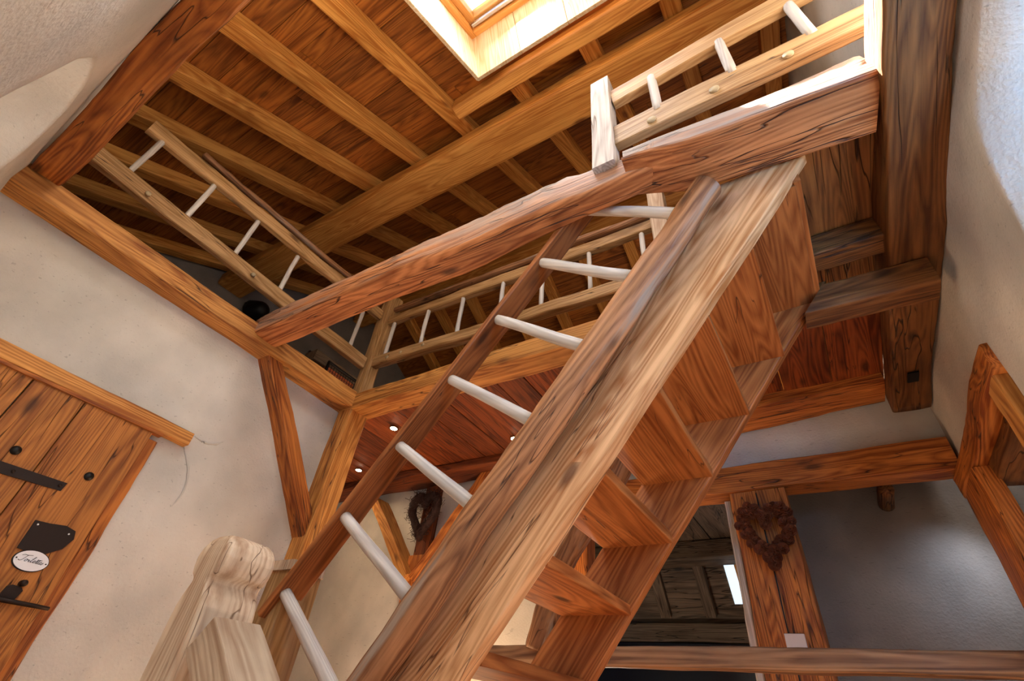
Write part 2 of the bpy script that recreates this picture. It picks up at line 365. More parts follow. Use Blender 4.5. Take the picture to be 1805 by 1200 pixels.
def grid_wall(name, mat, origin, U, V, nu, nv, amp=0.012, freq=1.6, kind='structure'):
    """undulating plaster wall; rectangular patch"""
    origin = Vector(origin); U = Vector(U); V = Vector(V); n = U.cross(V).normalized()
    bm = bmesh.new(); vs = []
    for j in range(nv + 1):
        for i in range(nu + 1):
            p = origin + U * (i / nu) + V * (j / nv)
            d = noise.noise(p * freq) * amp + noise.noise(p * freq * 3) * amp * 0.3
            vs.append(bm.verts.new(p + n * d))
    for j in range(nv):
        for i in range(nu):
            a = j * (nu + 1) + i; bm.faces.new((vs[a], vs[a + 1], vs[a + nu + 2], vs[a + nu + 1]))
    me = bpy.data.meshes.new(name); bm.to_mesh(me); bm.free()
    o = link_obj(name, me, mat, smooth=True); tag(o, kind=kind); return o
def hole_wall(name, mat, rect, hole, back, to3, N=72, amp=0.012, rings=14, lip=0.03):
    """wall (rect u0,u1,v0,v1) with an embrasure: hole = closed 2D loop, back = (scale, du, dv, depth)"""
    cu = sum(p[0] for p in hole) / len(hole); cv = sum(p[1] for p in hole) / len(hole)
    def rayhit(poly, a):
        d = (math.cos(a), math.sin(a)); best = None
        for i in range(len(poly)):
            p = poly[i]; q = poly[(i + 1) % len(poly)]
            ex, ey = q[0] - p[0], q[1] - p[1]; den = d[0] * ey - d[1] * ex
            if abs(den) < 1e-9: continue
            t = ((p[0] - cu) * ey - (p[1] - cv) * ex) / den; s = ((p[0] - cu) * d[1] - (p[1] - cv) * d[0]) / den
            if t > 0 and -1e-6 <= s <= 1 + 1e-6 and (best is None or t > best): best = t
        return best
    R = [(rect[0], rect[2]), (rect[1], rect[2]), (rect[1], rect[3]), (rect[0], rect[3])]
    angs = [2 * math.pi * i / N for i in range(N)] + [math.atan2(c[1] - cv, c[0] - cu) % (2 * math.pi) for c in R]
    angs = sorted(angs); bm = bmesh.new(); loops = []
    sc, du, dv, dep = back
    for k in range(-6, rings + 1):
        L = []
        for a in angs:
            ri = rayhit(hole, a); ro = rayhit(R, a); d = (math.cos(a), math.sin(a))
            if k >= 0:
                t = (k / rings) ** 1.7; r = ri + (ro - ri) * t; u = cu + r * d[0]; v = cv + r * d[1]; w = 0.0
                if k == 0: w = -lip * 0.3
            else:
                s = -k / 6; r = ri * (1 + (sc - 1) * s); u = cu + r * d[0] + du * s; v = cv + r * d[1] + dv * s; w = -dep * s - lip * 0.3
            P = Vector(to3(u, v, 0)); nn = noise.noise(P * 1.7) * amp + noise.noise(P * 5) * amp * 0.3
            L.append(bm.verts.new(to3(u, v, w + nn)))
        loops.append(L)
    n = len(angs)
    for a, b in zip(loops, loops[1:]):
        for i in range(n): bm.faces.new((a[i], a[(i + 1) % n], b[(i + 1) % n], b[i]))
    me = bpy.data.meshes.new(name); bm.to_mesh(me); bm.free()
    o = link_obj(name, me, mat, smooth=True); tag(o, kind='structure'); return o

t_ = math.tan(math.radians(26.84)); a_ = math.radians(26.84); SN, CS = math.sin(a_), math.cos(a_); Z0 = 3.4
def RP(x, y, h=0.0): return Vector((x, y - h * SN, Z0 + t_ * y + h * CS))
YR = 3.45
def FP(x, y, h=0.0):  # far slope beyond the ridge
    return Vector((x, y + h * SN, Z0 + t_ * YR - t_ * (y - YR) + h * CS))

# ================================================================== STRUCTURE
FZ = -0.96
tag(planks('floor', (-5.6, 1.3), (-0.4, 5.2), (FZ - 0.04, FZ), 'x', 0.2, 'stair'), kind='structure')
# left wall with the door recess (wall continues behind the door)
grid_wall('wall_left', 'plaster', (-3.2, -0.45, FZ), (0, 2.58, 0), (0, 0, 2.95), 60, 60, amp=0.010)
# back wall, left of the openings, strip above lintel
grid_wall('wall_back', 'plaster', (-5.6, 3.83, FZ), (3.86, 0, 0), (0, 0, 3.10), 60, 50, amp=0.012)
grid_wall('wall_back', 'plaster', (-1.75, 3.83, 1.56), (2.62, 0, 0), (0, 0, 0.60), 40, 12, amp=0.012)
# near wall with the arched embrasure
hole_wall('wall_near', 'plaster', (-3.25, 0.9, FZ, 2.06),
          [(-1.42, 0.55), (-1.50, 1.02), (-1.545, 1.26), (-1.57, 1.45), (-1.66, 1.60), (-1.81, 1.69), (-2.02, 1.79), (-2.22, 1.83), (-2.38, 1.80), (-2.46, 1.70), (-2.50, 1.50), (-2.52, 0.55)],
          (0.72, 0.1, -0.25, 0.55), lambda u, v, w: (u, -0.26 + w, v), amp=0.010, lip=0.03)
grid_wall('wall_knee', 'plaster', (-5.6, -0.30, 2.0), (6.6, 0, 0), (0, 0, 1.35), 30, 8)
# right wall with the window embrasure
hole_wall('wall_right', 'plaster', (-0.3, 2.40, FZ, 5.0),
          [(0.35, 0.4), (0.35, 1.78), (0.7, 1.84), (1.08, 1.84), (1.30, 1.83), (1.40, 1.78), (1.48, 1.70), (1.656, 1.438), (1.84, 1.05), (1.9, 0.4)],
          (0.72, -0.35, -0.1, 0.55), lambda u, v, w: (0.815 - w, u, v), amp=0.016, lip=0.03)
grid_wall('wall_right', 'plaster', (0.822, 2.30, 1.45), (0, 1.75, 0), (0, 0, 3.6), 30, 50, amp=0.012)
grid_wall('wall_right', 'plaster', (0.84, 3.80, 2.0), (0, 5.8, 0), (0, 0, 3.0), 20, 12, amp=0.01)
grid_wall('wall_gable', 'greyshadeplaster', (-5.62, -0.3, 2.0), (0, 10, 0), (0, 0, 3.3), 20, 12, amp=0.01)
grid_wall('wall_far_left', 'plaster', (-5.58, 2.1, FZ), (0, 1.8, 0), (0, 0, 3.0), 12, 12)
# loft floor boards: their underside is the ceiling of the lower room
tag(planks('ceiling', (-5.6, -0.55), (2.26, 3.86), (2.065, 2.10), 'y', 0.27, 'darkboard'), kind='structure')
tag(planks('ceiling', (-0.55, 0.62), (2.40, 3.86), (2.125, 2.16), 'y', 0.27, 'darkboard'), kind='structure')
tag(planks('ceiling', (0.29, 0.72), (1.42, 2.46), (2.10, 2.14), 'y', 0.50, 'brown'), kind='structure')
tag(planks('floor', (-5.6, 0.8), (3.86, 9.6), (2.07, 2.10), 'y', 0.27, 'darkboard'), kind='structure')
tag(planks('floor', (-5.6, -3.22), (-0.4, 2.26), (2.065, 2.10), 'y', 0.27, 'darkboard'), kind='structure')

# ---- roof boards (with the skylight hole) and the slab above
SKX = (-1.371, 0.15); SKY = (0.18, 1.035)
def roof_planks(name, fn, ys, h0, h1, mat, wd, hole=None):
    bm = bmesh.new(); rnd = random.Random(3); y = ys[0]
    while y < ys[1] - 0.01:
        q = min(y + wd * rnd.uniform(0.9, 1.1), ys[1])
        spans = [(-5.65, 0.95)]
        if hole and q > hole[1][0] and y < hole[1][1]:
            spans = [(-5.65, hole[0][0]), (hole[0][1], 0.95)]
            if y < hole[1][1] < q: q = hole[1][1]
            elif y < hole[1][0] < q: q = hole[1][0]; spans = [(-5.65, 0.95)]
        for a, b in spans:
            cut = [a] + [c for c in ([rnd.uniform(a + 0.5, b - 0.5)] if b - a > 2 else [])] + [b]
            for c0, c1 in zip(cut, cut[1:]):
                d = rnd.uniform(-0.002, 0.002)
                vs = []
                for x in (c0 + 0.002, c1 - 0.002):
                    for yy in (y + 0.002, q - 0.002):
                        for h in (h0 + d, h1 + d): vs.append(bm.verts.new(fn(x, yy, h)))
                for f in [(0, 1, 3, 2), (4, 6, 7, 5), (0, 4, 5, 1), (2, 3, 7, 6), (0, 2, 6, 4), (1, 5, 7, 3)]: bm.faces.new([vs[i] for i in f])
        y = q
    o = fin(name, bm, mat); tag(o, kind='structure'); return o
HR = 0.125
roof_planks('ceiling', RP, (-0.5, YR), HR, HR + 0.025, 'roofboard', 0.19, (SKX, (SKY[0] + 0.06, SKY[1] + 0.06)))
roof_planks('ceiling', FP, (YR, 9.7), HR, HR + 0.025, 'roofboard', 0.19)
bm = bmesh.new()
for xs, ys in (((-5.8, SKX[0] - 0.03), (-1.0, YR)), ((SKX[1] + 0.03, 1.3), (-1.0, YR)), ((SKX[0] - 0.03, SKX[1] + 0.03), (SKY[1] + 0.1, YR)), ((SKX[0] - 0.03, SKX[1] + 0.03), (-1.0, SKY[0]))):
    vs = [bm.verts.new(RP(x, y, h)) for x in xs for y in ys for h in (HR + 0.04, HR + 0.3)]
    for f in [(0, 1, 3, 2), (4, 6, 7, 5), (0, 4, 5, 1), (2, 3, 7, 6), (0, 2, 6, 4), (1, 5, 7, 3)]: bm.faces.new([vs[i] for i in f])
vs = [bm.verts.new(FP(x, y, h)) for x in (-5.8, 1.3) for y in (YR, 9.9) for h in (HR + 0.04, HR + 0.3)]
for f in [(0, 1, 3, 2), (4, 6, 7, 5), (0, 4, 5, 1), (2, 3, 7, 6), (0, 2, 6, 4), (1, 5, 7, 3)]: bm.faces.new([vs[i] for i in f])
tag(fin('ceiling_slab', bm, 'roofboard'), kind='structure')
bm = bmesh.new(); box_into(bm, (-5.8, 1.3), (3.15, 3.75), (5.27, 5.62)); tag(fin('ceiling_ridge_cap', bm, 'roofboard'), kind='structure')

# ================================================================== ROOF TIMBERS
order = ['nearest the skylight', 'second left of the skylight', 'third left of the skylight', 'fourth left of the skylight, above the loft railing', 'fifth left of the skylight, dim behind the railing', 'sixth left of the skylight, low behind the railing', 'against the far gable wall']
for i in range(7):
    xl = -1.867 - 0.617 * i
    xc = xl + 0.07
    o = B('rafter', RP(xc, -0.28, HR / 2), RP(xc, YR, HR / 2), 0.14, HR, 'rafter', up=(0, -SN, CS), rough=0.002, bev=0.012)
    tag(o, 'honey coloured roof rafter, ' + order[i], 'rafter', 'long rafters left of the skylight')
ord2 = ['above the white newel post', 'right of the white newel post', 'above the landing railing', 'beside the right wall']
for i in range(4):
    xc = -1.797 + 0.617 * (i + 1)
    if xc > 0.75: break
    o = B('rafter', RP(xc, 1.285, HR / 2), RP(xc, YR, HR / 2), 0.14, HR, 'rafter', up=(0, -SN, CS), rough=0.002, bev=0.012)
    tag(o, 'short honey rafter running up from the skylight trimmer, ' + ord2[i], 'rafter', 'short rafters above the skylight trimmer')
for i in range(10):
    xc = -4.88 + 0.617 * i
    if xc > 0.78: break
    o = B('rafter', FP(xc, YR + 0.05, HR / 2), FP(xc, 9.6, HR / 2), 0.14, HR, 'rafter', up=(0, SN, CS), rough=0.002, bev=0.012)
    tag(o, '%s rafter from the grey gable on the far roof slope behind the loft railing' % ['first', 'second', 'third', 'fourth', 'fifth', 'sixth', 'seventh', 'eighth', 'ninth', 'tenth'][i], 'rafter', 'rafters of the far roof slope')
# trimmer below the skylight
o = B('skylight_trimmer', (-1.72, 1.20, Z0 + t_ * 1.16 + 0.055), (0.80, 1.20, Z0 + t_ * 1.16 + 0.055), 0.12, 0.16, 'rafter', rough=0.002, bev=0.012)
tag(o, 'honey coloured trimmer beam framing the lower edge of the skylight bay', 'beam')
o = BX('purlin', (-5.6, 0.80), (1.43, 1.76), (3.94, 4.12), 'x', 'rafter', rough=0.003, bev=0.030)
tag(o, 'thick honey coloured purlin crossing under the rafters with one long crack', 'beam')
o = BX('ridge_beam', (-5.6, 0.80), (3.36, 3.56), (4.86, 5.10), 'x', 'rafter', rough=0.003, bev=0.02)
tag(o, 'ridge beam high above the loft railing with dark gaps over it', 'beam')
# plate on the near wall
o = B('wall_plate', (-3.1, -0.185, 2.14), (0.8, -0.205, 2.14), 0.135, 0.22, 'old', rough=0.005, bev=0.012)
tag(o, 'thick dark orange wall plate with a long shake, top left', 'beam')

# ---- skylight
sky_root = thing('skylight', RP(-0.6, 0.6, 0.2), 'roof window with pale board lined shaft and varnished wooden sash', 'skylight')
def slope_box(X, Y, H, fn=RP):
    bm = bmesh.new(); vs = [bm.verts.new(fn(x, y, h)) for x in X for y in Y for h in H]
    for f in [(0, 1, 3, 2), (4, 6, 7, 5), (0, 4, 5, 1), (2, 3, 7, 6), (0, 2, 6, 4), (1, 5, 7, 3)]: bm.faces.new([vs[i] for i in f])
    return bm
def slope_obj(name, X, Y, H, mat, parent, axis='x', bev=0.003):
    bm = slope_box(X, Y, H); c = RP((X[0] + X[1]) / 2, (Y[0] + Y[1]) / 2, (H[0] + H[1]) / 2)
    xr = Vector((1, 0, 0)); yr = Vector((0, CS, SN)); zr = Vector((0, -SN, CS))
    if axis == 'x': R = Matrix((xr, yr, zr))
    elif axis == 'y': R = Matrix((yr, -xr, zr))
    else: R = Matrix((zr, xr, yr))
    mw = Matrix.Translation(c) @ R.transposed().to_4x4(); inv = mw.inverted()
    for v in bm.verts: v.co = inv @ v.co
    return fin(name, bm, mat, parent, mw, bev=bev)
hl0, hl1 = -0.01, 0.42
slope_obj('lining', (SKX[0] - 0.028, SKX[0]), (SKY[0], SKY[1] + 0.02), (hl0, hl1), 'lining', sky_root, 'z')
for a, b in ((SKX[0] - 0.02, -0.99), (-0.986, -0.60), (-0.596, -0.2), (-0.196, SKX[1])):
    slope_obj('lining', (a, b), (SKY[1], SKY[1] + 0.028), (hl0, hl1), 'lining', sky_root, 'z', bev=0.002)
slope_obj('lining', (SKX[1], SKX[1] + 0.028), (SKY[0], SKY[1] + 0.02), (hl0, hl1), 'lining', sky_root, 'z')
slope_obj('lining', (SKX[0], SKX[1]), (SKY[0] - 0.028, SKY[0]), (hl0, hl1), 'lining', sky_root, 'z')
def ring(nm, ins, wd, h0, h1, mat, parent):
    x0, x1, y0, y1 = SKX[0] + ins, SKX[1] - ins, SKY[0] + ins, SKY[1] - ins
    slope_obj(nm, (x0, x0 + wd), (y0, y1), (h0, h1), mat, parent, 'y'); slope_obj(nm, (x1 - wd, x1), (y0, y1), (h0, h1), mat, parent, 'y')
    slope_obj(nm, (x0 + wd, x1 - wd), (y0, y0 + wd), (h0, h1), mat, parent, 'x'); slope_obj(nm, (x0 + wd, x1 - wd), (y1 - wd, y1), (h0, h1), mat, parent, 'x')
ring('frame', 0.0, 0.045, 0.37, 0.50, 'sash', sky_root)
ring('sash', 0.045, 0.055, 0.42, 0.50, 'sash', sky_root)
o = slope_obj('blind_rail', (SKX[0] + 0.06, SKX[1] - 0.06), (SKY[1] - 0.085, SKY[1] - 0.06), (0.385, 0.41), 'metalrail', sky_root, 'x'); o['label'] = 'thin silver blind rail on the sash'
slope_obj('glass_pane', (SKX[0] + 0.09, SKX[1] - 0.09), (SKY[0] + 0.09, SKY[1] - 0.09), (0.47, 0.476), 'glass', sky_root, 'x', bev=0)

# ================================================================== LOFT EDGE TIMBERS
o = BX('loft_edge_beam', (-3.215, -3.03), (-0.28, 2.10), (1.92, 2.06), 'y', 'oldlight', rough=0.004, bev=0.006)
tag(o, 'long light orange beam along the top of the door wall', 'beam')
o = BX('loft_edge_beam', (-3.22, -0.16), (2.10, 2.30), (1.91, 2.05), 'x', 'oldlight', rough=0.004, bev=0.006)
tag(o, 'cracked light orange beam carrying the far loft railing', 'beam')
mw, L = frame((-3.10, 1.230, 2.052), (0.60, 1.315, 2.115), (0, 0, 1))
me = beam_mesh(L, 0.19, 0.20, rough=0.006, bev=0.022, seg=110, tz=(0.80, 1.22))
for v in me.vertices:
    t = v.co.x / L + 0.5
    # small ragged weathered ridges on the upper front arris
    if v.co.y < 0 or v.co.y > 0:
        front = (mw.to_3x3() @ Vector((0, v.co.y, 0))).y < 0
        if front and v.co.z > 0.02:
            k = min(1.0, max(0.0, (t - 0.66) / 0.1))
            v.co.y += (0.055 * k * (v.co.z / 0.12) + 0.006 * noise.noise(Vector((v.co.x * 14, v.co.z * 30, 3)))) * (1 if v.co.y < 0 else -1)
for v in me.vertices:
    t = v.co.x / L + 0.5
    if (mw.to_3x3() @ Vector((0, v.co.y, 0))).y > 0:
        k = max(0.0, min(1.0, (t - 0.48) / 0.2)) * max(0.0, min(1.0, (0.86 - t) / 0.05))
        v.co.y *= 1 - 0.62 * k
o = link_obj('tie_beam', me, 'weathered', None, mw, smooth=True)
tag(o, 'old weathered rough hewn tie beam crossing the open well', 'beam')
# thick trimmer timber below its right part, with a tapered nose
mw, L = frame((-0.35, 1.262, 2.055), (0.60, 1.345, 2.055), (0, 0, 1))
me = beam_mesh(0.95, 0.26, 0.18, rough=0.005, bev=0.012)
for v in me.vertices:
    sN = (v.co.x + 0.475) / 0.95
    if sN < 0.28:
        if v.co.z < 0: v.co.z += (0.28 - sN) * 0.12
        if (mw.to_3x3() @ Vector((0, v.co.y, 0))).y > 0: v.co.y *= 1 - (0.28 - sN) * 1.6
    if (mw.to_3x3() @ Vector((0, v.co.y, 0))).y < 0 and v.co.z > 0: v.co.y *= 0.72
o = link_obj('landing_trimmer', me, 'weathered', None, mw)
tag(o, 'thick orange landing timber with a tapered nose at the head of the stair', 'beam')
o = BX('ceiling_beam', (0.60, 0.808), (-0.28, 3.72), (1.92, 2.09), 'y', 'brown', rough=0.008, bev=0.010)
tag(o, 'long dark brown beam running beside the right wall with a mortise near its end', 'beam')
bm = bmesh.new(); box_into(bm, (-0.028, 0.028), (-0.055, 0.055), (-0.004, 0.004))
fin('mortise', bm, 'black', o, Matrix.Translation((0.705, 3.28, 1.913)))
o = B('ceiling_beam', (0.255, 2.275, 1.837), (0.745, 2.285, 1.832), 0.13, 0.145, 'brown', rough=0.007, bev=0.008)
for v in o.data.vertices:
    if v.co.x < -0.1: v.co.x += (v.co.z / 0.0725) * 0.055 * (-v.co.x / 0.24)
tag(o, 'short brown cross beam under the dark beam right of the stair', 'beam')
o = B('ceiling_beam', (0.30, 2.10, 2.03), (0.60, 2.10, 2.03), 0.13, 0.13, 'brown', rough=0.006, bev=0.008)
tag(o, 'dark stub beam under the landing boards beside the stair head', 'beam')
o = BX('ceiling_joist', (-5.5, -0.9), (3.50, 3.80), (1.98, 2.065), 'x', 'darkboard', rough=0.008, bev=0.010)
tag(o, 'dark joist where the spotlit board ceiling meets the back wall', 'beam')
o = B('ceiling_joist', (-0.9, 3.65, 2.05), (0.60, 3.66, 2.11), 0.32, 0.10, 'old', rough=0.006, bev=0.010)
tag(o, 'brown joist above the white plaster strip on the back wall', 'beam')
o = BX('lintel_beam', (-1.75, 0.80), (3.70, 3.90), (1.50, 1.70), 'x', 'old', rough=0.005, bev=0.010)
tag(o, 'orange lintel beam over the wreath post and grey wall', 'beam')
o = BX('post', (-0.545, -0.175), (3.72, 3.92), (FZ, 1.50), 'z', 'old', rough=0.004, bev=0.012)
tag(o, 'broad split orange post carrying the pine cone heart', 'post')
s = BX('side_board', (-0.60, -0.548), (3.76, 3.92), (FZ, 1.46), 'z', 'whitewash', o, rough=0.004, bev=0.01); s['label'] = 'whitewashed narrow board'
s = BX('crack', (-0.368, -0.360), (3.712, 3.73), (FZ, 1.48), 'z', 'black', o, rough=0.002, bev=0.001)
# corner post, braces
o = BX('corner_post', (-3.20, -3.04), (2.11, 2.28), (FZ, 1.91), 'z', 'oldlight', rough=0.004, bev=0.008)
tag(o, 'orange corner post under the loft corner', 'post')
o = B('wall_brace', (-3.16, 1.365, 1.95), (-3.16, 2.17, 0.90), 0.10, 0.185, 'old', up=(1, 0, 0), rough=0.005, bev=0.008)
tag(o, 'slanting orange brace on the door wall leaning into the corner post', 'brace')
# back wall studs behind the Y brace
o = BX('post', (-3.62, -3.40), (3.72, 3.86), (FZ, 1.25), 'z', 'old', rough=0.005, bev=0.01); tag(o, 'orange wall post whose two braces fork under the dried twig heart', 'post')
br = B('brace', (-3.54, 3.77, 1.02), (-4.26, 3.77, 1.86), 0.10, 0.29, 'oldlight', o, up=(0, 1, 0), rough=0.005, bev=0.01)
br = B('brace', (-3.48, 3.77, 1.02), (-2.74, 3.77, 2.00), 0.10, 0.22, 'old', o, up=(0, 1, 0), rough=0.005, bev=0.01)
o = BX('wall_stud', (-3.61, -3.42), (3.765, 3.85), (1.14, 1.98), 'z', 'darkboard', rough=0.004, bev=0.006); tag(o, 'dark stud behind the dried twig heart', 'stud')
o = BX('post', (-1.93, -1.70), (3.74, 3.92), (FZ, 1.62), 'z', 'old', rough=0.005, bev=0.01); tag(o, 'orange post in the back wall seen between the stair treads', 'post')
# log and lower railing
lr = thing('log_railing', (-0.6, 2.95, 0.4), 'rustic half log railing crossing behind the stair', 'railing')
s = B('rail', (-2.3, 2.955, 0.350), (1.5, 2.955, 0.392), 0.10, 0.095, 'grey_log', lr, rough=0.004, bev=0.02)
s = path_log('post', [(-1.66, 2.96, 0.38), (-1.60, 2.96, 0.62), (-1.50, 2.96, 0.87), (-1.30, 2.96, 1.16), (-1.06, 2.96, 1.50), (-0.85, 2.97, 2.07)], [0.085, 0.08, 0.075, 0.075, 0.07, 0.07], 'log', lr)
s['label'] = 'curved grey log upright'

# right wall framed opening
rf = thing('wall_frame', (0.80, 3.0, 1.2), 'orange timber frame of the opening low in the right wall', 'frame')
B('lintel', (0.82, 2.40, 1.425), (0.82, 3.86, 1.425), 0.09, 0.13, 'old', rf, rough=0.008, bev=0.010)
BX('jamb', (0.775, 0.87), (2.44, 2.60), (FZ, 1.36), 'z', 'oldlight', rf, rough=0.006, bev=0.010)
BX('jamb', (0.775, 0.87), (3.40, 3.86), (FZ, 1.36), 'z', 'old', rf, rough=0.006, bev=0.010)
BX('inner_lintel', (0.85, 1.35), (2.50, 3.50), (1.27, 1.42), 'y', 'brown', rf, rough=0.008, bev=0.010)
grid_wall('wall_right_recess', 'plaster', (1.36, 2.3, FZ), (0, 1.6, 0), (0, 0, 2.5), 12, 12)
grid_wall('wall_right_lower', 'plaster', (0.83, 1.9, FZ), (0, 0.62, 0), (0, 0, 2.44), 12, 30)

# outer shell that closes the gaps between the walls
grid_wall('wall_outer_right', 'plaster', (1.80, -1.4, FZ), (0, 11.5, 0), (0, 0, 6.5), 2, 2)
grid_wall('wall_outer_near', 'plaster', (-5.8, -1.35, FZ), (7.8, 0, 0), (0, 0, 3.6), 2, 2)
grid_wall('wall_outer_left', 'plaster', (-5.75, -1.4, FZ), (0, 11.5, 0), (0, 0, 6.5), 2, 2)
grid_wall('wall_outer_far', 'plaster', (-5.8, 9.8, FZ), (7.8, 0, 0), (0, 0, 4.0), 2, 2)
# room beyond
grid_wall('wall_unlit', 'greyshadeplaster', (-0.40, 4.35, FZ), (2.6, 0, 0), (0, 0, 2.7), 30, 30, amp=0.01)  # unlit wall and its side: the shade is put into the plaster colour
grid_wall('wall_unlit_side', 'greyshadeplaster', (-0.42, 3.9, FZ), (0, 0.5, 0), (0, 0, 2.7), 6, 20, amp=0.004)
o = T('roof_log', (0.42, 4.34, 1.53), (0.42, 4.02, 1.53), 0.05, 'brown'); tag(o, 'sawn log end sticking out of the grey wall under the lintel', 'log')
tag(planks('ceiling_attic', (-5, -0.44), (3.92, 5.75), (1.78, 1.81), 'y', 0.34, 'greywood', gap=0.012), kind='structure')
o = BX('attic_beam', (-5, -0.44), (5.55, 5.90), (1.60, 1.775), 'x', 'greywood', rough=0.006, bev=0.01); tag(o, 'grey beam at the edge of the back room ceiling', 'beam')
def AP(x, s, h=0): return Vector((x, 6.05 + s, 1.75 - 1.2 * s + h))
bm = bmesh.new(); vs = [bm.verts.new(AP(x, s, h)) for x in (-5, -0.3) for s in (-0.35, 1.9) for h in (0, 0.05)]
for f in [(0, 1, 3, 2), (4, 6, 7, 5), (0, 4, 5, 1), (2, 3, 7, 6), (0, 2, 6, 4), (1, 5, 7, 3)]: bm.faces.new([vs[i] for i in f])
tag(fin('ceiling_attic_slope', bm, 'greywood'), kind='structure')
for i, x in enumerate((-3.0, -2.45, -1.90, -1.38)):
    o = B('attic_rafter', AP(x, -0.12, -0.05), AP(x, 0.40, -0.05), 0.12, 0.08, 'greywood', up=(0, 1.2, 1), rough=0.004)
    tag(o, 'grey rafter of the sloping ceiling in the back room, ' + ['leftmost', 'second from left', 'third from left', 'beside the small roof window'][i], 'rafter', 'grey rafters in the back room')
o = BX('attic_plate', (-5, -0.44), (6.42, 6.62), (0.96, 1.14), 'x', 'greywood', rough=0.004, bev=0.01); tag(o, 'grey wall plate below the sloping ceiling in the back room', 'beam')
rw = thing('roof_window', (-0.95, 6.2, 1.55), 'narrow bright roof window beside the wreath post', 'window')
bm = bmesh.new(); vs = [bm.verts.new(AP(x, s, -0.02)) for x in (-1.10, -0.62) for s in (0.03, 0.34)]; bm.faces.new((vs[0], vs[1], vs[3], vs[2]))
SKYEM = plain('overcast_sky_glass', (0.72, 0.88, 1.0, 1), 0.3, 0, 1.2); W['skyem'] = SKYEM
fin('pane', bm, 'skyem', rw)
B('frame', AP(-0.97, 0.02, -0.04), AP(-0.97, 0.35, -0.04), 0.035, 0.03, 'sash', rw, up=(0, 1.2, 1), rough=0.0, bev=0.003)
o = BX('cabinet', (-5, -0.50), (6.46, 6.7), (FZ, 0.95), 'x', 'darkglass', rough=0.0, bev=0.005, seg=2); tag(o, 'dark cupboard front in the back room below the plate', 'cabinet')
grid_wall('wall_attic_side', 'greyshadeplaster', (-5, 3.9, FZ), (0, 3.3, 0), (0, 0, 2.9), 6, 6)
tag(planks('floor', (-5, 2.2), (5.2, 7.4), (FZ - 0.04, FZ), 'x', 0.2, 'stair'), kind='structure')

# ================================================================== STAIR
TH = math.radians(52.8); CT, ST = math.cos(TH), math.sin(TH)
def SP(u, c, y): return Vector((u * CT - c * ST, y, u * ST + c * CT))
stair = thing('staircase', (-1.3, 1.9, FZ), 'steep open wooden staircase seen from below', 'stairs')
def stringer(y0, y1, c0, c1, mat, u0, u1, label):
    mw, L = frame(SP(u0, (c0 + c1) / 2, (y0 + y1) / 2), SP(u1, (c0 + c1) / 2, (y0 + y1) / 2), (-ST, 0, CT))
    me = beam_mesh(L, y1 - y0, c1 - c0, rough=0.0025, bev=0.006)
    # trim the head under the beam
    for v in me.vertices:
        P = mw @ v.co
        if P.z > 2.0: P = Vector((P.x - (P.z - 2.0) * CT / ST, P.y, 2.0)); v.co = mw.inverted() @ P
        if P.z < FZ: P = Vector((P.x + (FZ - P.z) * CT / ST, P.y, FZ)); v.co = mw.inverted() @ P
    o = link_obj('stringer', me, mat, stair, mw); o['label'] = label; return o
# trimming handled along the timber so the foot and head are cut level
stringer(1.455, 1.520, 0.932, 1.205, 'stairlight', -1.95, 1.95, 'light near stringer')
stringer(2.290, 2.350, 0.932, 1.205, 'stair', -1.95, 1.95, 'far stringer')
for i in range(11):
    zb = 1.88 - 0.2885 * i; xb = 0.275 - 0.2215 * i
    if zb < FZ + 0.1: break
    B('tread', (xb - 0.17, 1.515, zb + 0.022), (xb - 0.17, 2.295, zb + 0.022), 0.34, 0.044, 'stair', stair, rough=0.0015, bev=0.004)
B('top_riser', (0.285, 1.50, 1.985), (0.285, 2.34, 1.985), 0.028, 0.20, 'stair', stair, rough=0.001, bev=0.003)

# balustrade beside the stair
bal = thing('stair_banister', (-2.1, 1.42, 0.0), 'stair banister of bleached rungs between a plank handrail and a round log', 'banister')
def P3(u, c, y=1.40): return SP(u, c, y)
yb = 1.40
yb = 1.37
s = B('handrail', P3(-1.03, 1.80, 1.395), P3(1.66, 1.80, 1.395), 0.125, 0.032, 'plank', bal, up=(-ST, 0, CT), rough=0.0015, bev=0.004); s['label'] = 'flat planed handrail plank'
s = T('lower_rail', P3(-1.35, 1.150, yb), P3(1.49, 1.180, yb), 0.050, 'log', bal, r1=0.062, rough=0.005, n=24, swell=0.010); s['label'] = 'round knotty log rail'
us = [-0.93, -0.555, -0.181, 0.203, 0.572, 0.950, 1.325]
for k, u in enumerate(us):
    u *= 0.985
    T('rung', P3(u, 1.79, yb), P3(u + 0.022, 1.22, yb), 0.0245, 'rung', bal, r1=0.027, rough=0.002, n=16)
# posts at the foot
o = BX('newel_post', (-2.13, -1.98), (1.36, 1.52), (FZ, 0.44), 'z', 'rail', rough=0.003, bev=0.006)
tag(o, 'squared post behind the carved newel where the plank handrail starts', 'post')
BX('cap', (-2.14, -1.97), (1.35, 1.53), (0.44, 0.48), 'z', 'pale', o, rough=0.001, bev=0.01)
